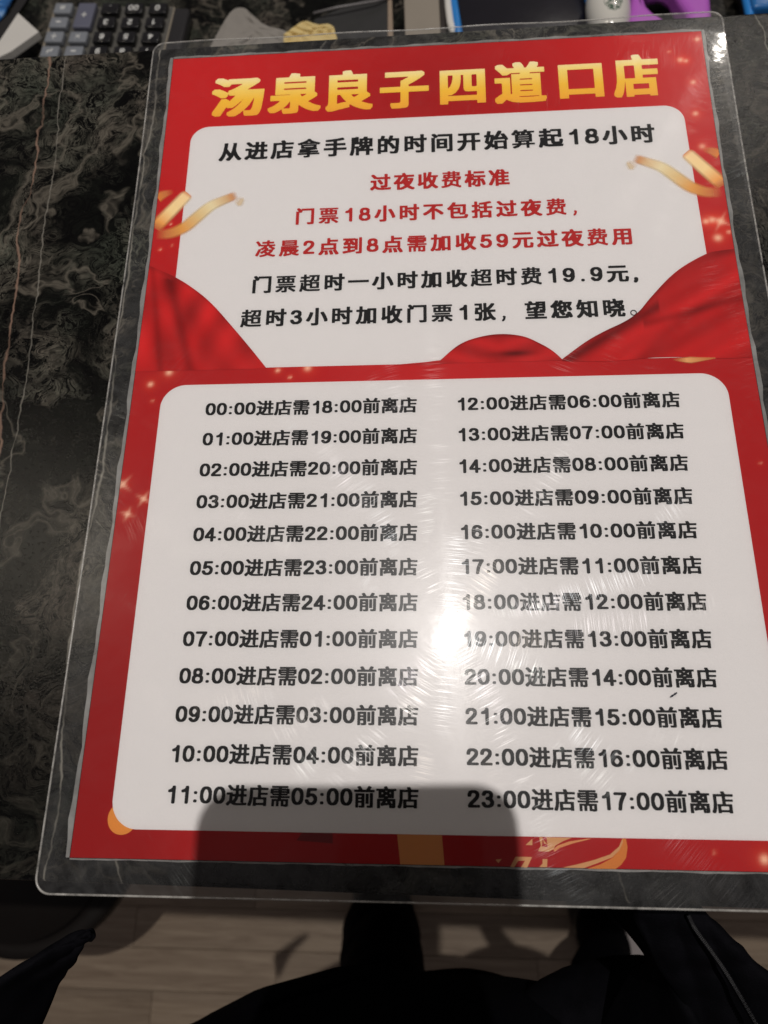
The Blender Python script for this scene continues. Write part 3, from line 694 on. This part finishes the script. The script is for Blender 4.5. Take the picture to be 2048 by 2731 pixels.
for (a, b_, t, mt, sy) in [(0, 0, 0, GREY, '='), (1, 0, 1, PURP, '+'), (2, 0, 0, BLK, '.'), (3, 0, 0, BLK, '00'), (4, 0, 0, BLK, '0'), (0, 1, 0, GREY, '-'), (2, 1, 0, BLK, '3'), (3, 1, 0, BLK, '2'), (4, 1, 0, BLK, '1'),
        (0, 2, 0, GREY, '/'), (1, 2, 0, GREY, 'x'), (2, 2, 0, BLK, '6'), (3, 2, 0, BLK, '5'), (4, 2, 0, BLK, '4'), (0, 3, 0, GREY, '%'), (1, 3, 0, GREY, '-'), (2, 3, 0, BLK, '9'), (3, 3, 0, BLK, '8'), (4, 3, 0, BLK, '7')]:
    keyobj(a, b_, t, mt, sy)
def px_prism(name, pts, zt, thick, mat, bev=.0004, parent=None):
    P = [pxy(x, y, zt) for x, y in pts]; a = sum(P[i].x*P[(i+1) % len(P)].y-P[(i+1) % len(P)].x*P[i].y for i in range(len(P)))
    if a > 0: P = P[::-1]
    return bm_obj(name, prism_bm([(p.x, p.y) for p in P], (zt-thick)*.001, zt*.001, bev), mat, parent, False)
PAPER = simple('white_card', (.62, .60, .56), .6, .3, .05, 80)
tag(px_prism('folded_card', [(48, 34), (103, 84), (28, 137), (-50, 175), (-30, 150)], -184, 6, PAPER), 'white folded card left of the calculator', 'card')
# blue picture card
m, b = new_mat('blue_picture_print'); p = b.coord()
b.out(b.bsdf(b.ramp(b.noise(p, 60, 5, .6, 1), [(.35, (.01, .03, .10)), (.55, (.03, .16, .45)), (.7, (.4, .6, .8))]), .3, .5)); 
tag(px_prism('picture_card', [(-90, -30), (44, -30), (10, 36), (-60, 120)], -197, 2, m), 'dark booklet with a blue printed picture in the far left corner', 'booklet')
tag(px_prism('dark_folder', [(62, -30), (90, -30), (40, 45), (-60, 190), (-90, 140), (25, 36)], -197.5, 1.5, simple('dark_folder_card', (.012, .011, .011), .6)), 'thin black folder beside the blue booklet', 'folder')
# crumpled scraps
def scrap(name, pts, zt, mat, amp):
    P = catmull(pts + [pts[0]], 4)[:-1]; cx = np.mean([p[0] for p in P]); cy = np.mean([p[1] for p in P]); V = [pxy(cx, cy, zt+amp*.8)]; F = []; n = len(P); rn = 5
    for r_ in range(1, rn+1):
        for i, p in enumerate(P):
            k = r_/rn; x, y = cx+(p[0]-cx)*k, cy+(p[1]-cy)*k; V.append(pxy(x, y, zt + amp*(.5+.35*math.sin(x*.035+y*.05)*math.cos(y*.06-x*.02)+.3*abs(math.sin(x*.09-y*.13+k*2)))))
    for i in range(n): F.append([0, 1+i, 1+(i+1) % n])
    for r_ in range(rn-1):
        for i in range(n): a, c = 1+r_*n+i, 1+r_*n+(i+1) % n; F.append([a, a+n, c+n, c])
    o = mesh_obj(name, V, F, mat); s = o.modifiers.new('solid', 'SOLIDIFY'); s.thickness = .0006; s.offset = -1; return o
k2 = .3617
tag(scrap('grey_scrap', [(400+x*k2, y*k2) for x, y in [(440, 360), (590, 100), (690, 65), (760, 115), (840, 185), (1020, 245), (1040, 340), (700, 400)]], -193, simple('grey_paper', (.27, .25, .225), .8, .2, .15, 60), 5), 'torn grey paper scrap at the far edge of the counter', 'paper')
tag(scrap('yellow_scrap', [(400+x*k2, y*k2) for x, y in [(985, 255), (1060, 205), (1140, 160), (1220, 182), (1325, 185), (1362, 235), (1350, 330), (1020, 340)]], -191, simple('yellow_tissue', (.72, .56, .25), .7, .2, .12, 90), 7), 'crumpled pale yellow tissue beside the grey paper scrap', 'tissue')
# dark plastic wallet with lighter fold
WAL = simple('smoky_plastic', (.038, .038, .037), .3, .5, .25, 50)
tag(px_prism('plastic_wallet', [(838, 48), (1036, -30), (1040, 130), (830, 150)], -190, 8, WAL, .0015), 'smoky dark grey plastic wallet behind the yellow tissue', 'wallet')
tag(bm_obj('wallet_fold', tube_bm([pxy(836, 36, -186), pxy(900, 20, -184), pxy(1000, 4, -186), pxy(1080, -20, -190)], .0011, 8), simple('grey_fold', (.16, .15, .15), .4), None), 'pale fold line running along the top of the plastic wallet', 'wallet_fold')  # tube added to stand for the pale fold line of the wallet
tag(px_prism('wooden_ruler', [(1034, -30), (1044, -30), (1050, 130), (1034, 130)], -189, 5, simple('tan_wood', (.30, .23, .17), .6, .3, .1, 100)), 'narrow tan strip left of the black gap in the desk clutter', 'ruler')
tag(px_prism('beige_folder', [(1076, -30), (1170, -30), (1178, 140), (1082, 140)], -188, 9, simple('beige_card', (.28, .245, .20), .7, .3, .06, 60), .001), 'beige card folder standing flat beside the white pen', 'folder')
tag(px_prism('brown_notebook', [(1171, -30), (1184, -30), (1192, 140), (1179, 140)], -190, 6, simple('dark_brown_card', (.035, .028, .024), .5)), 'dark brown notebook edge between beige folder and white pen', 'notebook')
tag(bm_obj('white_pen', tube_bm([pxy(1192, -30, -186), pxy(1196, 20, -186), pxy(1201, 60, -186), pxy(1206, 79, -186), pxy(1208, 90, -186)], [.0028, .0028, .0028, .0027, .0014], 14), simple('white_plastic', (.75, .73, .68), .3, .5), None), 'white pen lying along the blue rim of the black tray', 'pen')
BLU = simple('blue_plastic_rim', (.02, .22, .62), .35, .5); BLKP = simple('black_tray_lining', (.009, .008, .012), .30, .5, .5, 30, .3)
def tray(xs, label):
    (a0, a1), (b0, b1) = xs; P0, P1 = pxy(a0, -40, -186), pxy(a1, 90, -186); Q0, Q1 = pxy(b0, -40, -186), pxy(b1, 75, -186)
    e = empty('tray', ((P0+Q1)/2)[:]); e.location.z = DESKZ*.001; tag(e, label, 'tray', 'blue rimmed trays on the desk')
    P0 = P0+(P0-P1)*.6; Q0 = Q0+(Q0-Q1)*.6; P1 = P1 + (P1-P0)*.3; Q1 = Q1+(Q1-Q0)*.3
    for w in ((P0, P1), (Q0, Q1), (P0, Q0), (P1, Q1)):
        bm_obj('rim', tube_bm([w[0], (w[0]+w[1])/2, w[1]], .0030, 10), BLU, e)
    bm_obj('lining', prism_bm([(q.x, q.y) for q in (P0, Q0, Q1, P1)], -.1985, -.190, .002), BLKP, e)
tray(((1203, 1224), (1562, 1585)), 'black tray with blue rim left of the porcelain cup')
tray(((1980, 2010), (2200, 2230)), 'black tray with blue rim at the far right corner')
tag(bm_obj('blue_box', box_bm(*pxy(2052, -8, -184)[:2], -.190, .03, .028, .02, .003, 3), simple('blue_plastic', (.02, .15, .42), .35), None), 'blue plastic box at the right end behind the counter', 'box')
# porcelain cup with leaf print, lying inside the purple holder
m, b = new_mat('leaf_printed_porcelain'); tc = b.n('ShaderNodeTexCoord').outputs['Object']
spot = b.math('SUBTRACT', 1, b.math('MULTIPLY', b.vm('LENGTH', b.vm('MULTIPLY', b.vm('SUBTRACT', tc, (.0, -.004, 0)), (120, 75, 0))), 1.0), clamp=True)
leaf = b.math('MULTIPLY', b.math('GREATER_THAN', b.noise(tc, 330, 3, .6, 1.5), .47), b.math('GREATER_THAN', spot, .2))
b.out(b.bsdf(b.mix(leaf, (.68, .66, .60), (.05, .10, .065)), .12, .6)); PORC = m
cc = pxy(1450+505*.3605, -8, -168)
bm = bmesh.new(); bmesh.ops.create_uvsphere(bm, u_segments=40, v_segments=24, radius=1)
for v in bm.verts:
    v.co.x *= .0160*(1+.10*v.co.y); v.co.y *= .0310; v.co.z *= .015
cup = bm_obj('porcelain_cup', bm, PORC, None); cup.location = (cc.x, cc.y, -.180); tag(cup, 'white porcelain cup with a dark green leaf print beside purple plastic', 'cup')
PUR = simple('purple_silicone', (.48, .12, .56), .35, .4)
z4 = lambda L: [(1450+x*.3605, y*.3605) for x, y in L]
outl = z4([(600, 330), (640, 60), (655, -60), (640, -160), (760, -200), (900, -260), (1150, -260), (1230, -150), (1245, 0), (1255, 160), (1075, 160), (1060, 70), (1010, 0), (960, -90), (900, -130), (800, -110), (745, -40), (770, 30), (815, 75), (880, 115), (950, 160), (960, 330)])
hold = px_prism('purple_holder', outl, -176, 18, PUR, 0); 
md = hold.modifiers.new('bevel', 'BEVEL'); md.width = .005; md.segments = 4; md.limit_method = 'ANGLE'; md.angle_limit = math.radians(60)
tag(hold, 'glossy purple plastic holder arching behind the far right sign corner', 'holder')
# sheen line
# ================================================================== BELOW THE COUNTER: PERSON, STOOL, SLIPPER
CLOTH = simple('black_trouser_cloth', (.004, .004, .006), .85, .06, .3, 500, .3)
m, b = new_mat('black_jacket_fabric'); p = b.coord()
sh = b.bsdf(b.ramp(b.noise(p, 120, 5, .6), [(.3, (.002, .002, .003)), (.7, (.0045, .0042, .006))]), .8, .06)
bn = b.n('ShaderNodeBump'); bn.inputs['Strength'].default_value = .5; bn.inputs['Distance'].default_value = .0006; b.put(bn.inputs['Height'], b.noise(p, 1400, 4, .7)); b.put(sh.inputs['Normal'], bn); b.out(sh); JACK = m
person = empty('person', PV(110, 470, -1050)); tag(person, 'person in black clothes and open black jacket standing against the counter', 'person')
# one continuous body: torso and two legs as closed lofts fused into a single surface
bmb = bmesh.new()
def loft(rings, n=32):
    R_ = []
    for u, v, h, a, d in rings: R_.append([bmb.verts.new(PV(u+a*math.cos(k*2*math.pi/n), v+d*math.sin(k*2*math.pi/n), h)) for k in range(n)])
    for i in range(len(R_)-1):
        for k in range(n): bmb.faces.new((R_[i][k], R_[i][(k+1) % n], R_[i+1][(k+1) % n], R_[i+1][k]))
    bmb.faces.new(R_[0][::-1]); bmb.faces.new(R_[-1])
loft([(100, 514, -440, 120, 62), (98, 510, -390, 145, 76), (94, 486, -320, 152, 84), (90, 465, -240, 152, 82), (90, 444, -180, 158, 78), (90, 444, -100, 152, 84), (92, 452, 0, 160, 88), (95, 458, 110, 168, 92), (98, 465, 220, 172, 90), (100, 470, 300, 150, 80)])
loft([(48, 520, -380, 74, 66), (48, 518, -500, 62, 58), (50, 516, -640, 50, 48), (38, 514, -800, 52, 50), (24, 510, -940, 54, 50), (20, 508, -1035, 55, 52)])
loft([(165, 520, -380, 74, 66), (215, 508, -480, 64, 58), (272, 512, -620, 40, 40), (302, 510, -780, 35, 36), (334, 508, -940, 33, 36), (342, 506, -1035, 34, 38)])
bmesh.ops.recalc_face_normals(bmb, faces=bmb.faces)
ob = bm_obj('body', bmb, CLOTH, person)
rm = ob.modifiers.new('fuse', 'REMESH'); rm.mode = 'VOXEL'; rm.voxel_size = .008; rm.use_smooth_shade = True
tx = bpy.data.textures.new('cloth_folds', 'CLOUDS'); tx.noise_scale = .07; dm = ob.modifiers.new('folds', 'DISPLACE'); dm.texture = tx; dm.strength = .022; dm.mid_level = .5
sm = ob.modifiers.new('soft', 'SMOOTH'); sm.factor = .8; sm.iterations = 8
def shoe(u, v):
    bm = bmesh.new(); bmesh.ops.create_uvsphere(bm, u_segments=24, v_segments=14, radius=1)
    for q in bm.verts:
        t = q.co.y; q.co.x *= .047*(1-.12*t*t)*(1+.1*t); q.co.y = q.co.y*.14; q.co.z = max(q.co.z, -.35)*(.055 - .018*t)
    bmesh.ops.translate(bm, verts=bm.verts, vec=PV(u, v, -1029)); bm_obj('shoe', bm, simple('black_shoe_leather', (.008, .008, .009), .35, .5), person)
shoe(20, 450); shoe(344, 440)
# jacket fronts hanging open against the counter
def cloth(name, left, right, n, thick, mat, par, wav=1.2):
    L, R_ = catmull(left, 6), catmull(right, 6); V, F = [], []
    for i in range(len(L)):
        a, c = Vector(L[i]), Vector(np.array(R_[int(round(i*(len(R_)-1)/(len(L)-1)))]))
        for k in range(n+1):
            q = a.lerp(c, k/n); q.z += wav*.001*(math.sin(k*1.3+i*.35)+.6*math.sin(i*.9-k*.6)); V.append(q)
    for i in range(len(L)-1):
        for k in range(n): a = i*(n+1)+k; F.append([a, a+n+1, a+n+2, a+1])
    o = mesh_obj(name, V, F, mat, par, True); s = o.modifiers.new('solid', 'SOLIDIFY'); s.thickness = thick; s.offset = 0
    ss = o.modifiers.new('sub', 'SUBSURF'); ss.levels = ss.render_levels = 1; return o
def pw(x, y, h): return tuple(pxy(x, y, h))
zl = [(1700, 2395, -34), (1690, 2450, -37), (1750, 2563, -45), (1800, 2640, -52), (1850, 2731, -60), (1900, 2860, -68)]
zr = [(1850, 2395, -30), (1886, 2432, -30), (1937, 2495, -30), (1990, 2536, -30), (2056, 2600, -30), (2200, 2700, -30)]
cloth('jacket_front', [pw(*q) for q in zl], [pw(*q) for q in zr], 12, .004, JACK, person)
zk = [(1610, 2395, -80), (1690, 2475, -85), (1752, 2565, -95), (1700, 2600, -105), (1640, 2690, -120), (1600, 2800, -130)]
cloth('jacket_facing', [pw(x-12, y, h) for x, y, h in zk], [pw(x+12, y, -50) for x, y, h in zl], 12, .004, JACK, person)
# lower lining bulge right of the belly
bm = bmesh.new(); bmesh.ops.create_uvsphere(bm, u_segments=40, v_segments=24, radius=1); c_ = pxy(1745, 2955, -150)
for q in bm.verts: q.co = Vector((q.co.x*.074, q.co.y*.055, q.co.z*.04)) + c_
bm_obj('jacket_hem', bm, JACK, person)
# zip teeth along the front
zp = catmull([pw(1832, 2440, -28.5), pw(1850, 2475, -29), pw(1890, 2530, -29), pw(1925, 2580, -29.5), pw(1962, 2640, -31), pw(2020, 2740, -33)], 14)
ZIP = simple('black_zip_nylon', (.006, .006, .007), .25, .5)
zipo = bm_obj('zip_tape', tube_bm([Vector(q)-Vector((0, 0, .0006)) for q in zp], .0009, 8, True, (1, .5)), JACK, person)
bm = bmesh.new()
for i in range(len(zp)-1):
    a, c = Vector(zp[i]), Vector(zp[i+1])
    for s_ in (0,):
        q = a.lerp(c, s_) + Vector((0, 0, .0011)); d = (c-a).normalized(); nn = Vector((-d.y, d.x, 0)).normalized()
        b3 = box_bm(0, 0, 0, .0013, .0006, .0009, .0002, 1, math.atan2(nn.y, nn.x)); me_ = bpy.data.meshes.new('t'); b3.to_mesh(me_); b3.free(); me_.transform(Matrix.Translation(q)); bm.from_mesh(me_); bpy.data.meshes.remove(me_)
zt = bm_obj('zip_teeth', bm, ZIP, person, False); zt['kind'] = 'stuff'
# left front corner
fa = [(245, 2484, -30), (203, 2494, -30), (145, 2518, -29), (72, 2565, -27), (0, 2613, -25), (-90, 2670, -22)]
fb = [(250, 2490, -30), (224, 2521, -33), (199, 2560, -38), (181, 2590, -44), (150, 2640, -52), (60, 2840, -60)]
cloth('jacket_front', [pw(*q) for q in fa], [pw(*q) for q in fb], 10, .003, JACK, person, .8)
# stool at the left
st = empty('stool', PV(-362, 372, -1050)); tag(st, 'dark padded round stool below the left end of the counter', 'stool')
bm = bmesh.new(); bmesh.ops.create_cone(bm, cap_ends=True, segments=64, radius1=.118, radius2=.118, depth=.07); bmesh.ops.bevel(bm, geom=[e for e in bm.edges if abs(e.verts[0].co.z-e.verts[1].co.z) < .001], offset=.02, segments=4, affect='EDGES')
bmesh.ops.translate(bm, verts=bm.verts, vec=PV(-362, 372, -685)); bm_obj('seat', bm, simple('dark_brown_leather', (.010, .0075, .006), .6, .25, .2, 60), st)
bm_obj('column', tube_bm([PV(-362, 372, -715), PV(-362, 372, -860), PV(-362, 372, -1040)], .025, 20), simple('dark_metal', (.02, .02, .02), .4), st)
bm = bmesh.new(); bmesh.ops.create_cone(bm, cap_ends=True, segments=48, radius1=.09, radius2=.08, depth=.015); bmesh.ops.translate(bm, verts=bm.verts, vec=PV(-362, 372, -1042)); bm_obj('base', bm, simple('dark_metal_base', (.02, .02, .02), .4), st)
# pale slipper
bm = bmesh.new(); bmesh.ops.create_uvsphere(bm, u_segments=32, v_segments=16, radius=1)
for q in bm.verts:
    q.co = Vector((q.co.x*.058*(1+.12*q.co.y), q.co.y*.115, max(q.co.z, -.3)*.05))
c_ = pxy(1705, 2540, -1035); c_.z = -1.033
sl = empty('slipper', (c_.x, c_.y, -1.05)); tag(sl, 'pale grey slipper on the wooden floor beside the black jacket', 'slipper')
bmesh.ops.rotate(bm, verts=bm.verts, cent=(0, 0, 0), matrix=Matrix.Rotation(-.2, 3, 'Z')); bmesh.ops.translate(bm, verts=bm.verts, vec=c_)
bm_obj('upper', bm, simple('pale_grey_felt', (.42, .38, .37), .8, .2, .1, 200), sl)
bm_obj('sole', box_bm(c_.x, c_.y, -1.0465, .108, .225, .007, .003, 2, -.2), simple('grey_sole', (.12, .11, .11), .8), sl)

# ================================================================== the phone that takes the picture (its shadow falls on the sign)
ph = empty('phone', PV(*CAM)); tag(ph, 'phone held over the sign, seen by its shadow across the last row', 'phone')
PHM = simple('black_phone_glass', (.012, .012, .013), .25, .5)
def local(x, y, z): return M @ Vector((x, y, z))
def slab(name, x0, x1, y0, y1, z0, z1, r_, mat):
    b_ = bmesh.new(); pts = []
    for cx, cy, a0 in ((x1-r_, y1-r_, 0), (x0+r_, y1-r_, 90), (x0+r_, y0+r_, 180), (x1-r_, y0+r_, 270)):
        for k in range(9): a = math.radians(a0+k*90/8); pts.append((cx+r_*math.cos(a), cy+r_*math.sin(a)))
    lo = [b_.verts.new(local(x, y, z0)) for x, y in pts]; hi = [b_.verts.new(local(x, y, z1)) for x, y in pts]; n = len(pts)
    b_.faces.new(lo[::-1]); b_.faces.new(hi)
    for i in range(n): b_.faces.new((lo[i], lo[(i+1) % n], hi[(i+1) % n], hi[i]))
    return bm_obj(name, b_, mat, ph, False)
slab('back_shell', -.0520, .0260, -.124, .0385, .0025, .0085, .011, PHM)
slab('screen_glass', -.0510, .0250, -.123, .0375, .0086, .0105, .010, simple('screen_glass', (.02, .02, .022), .08, .6))
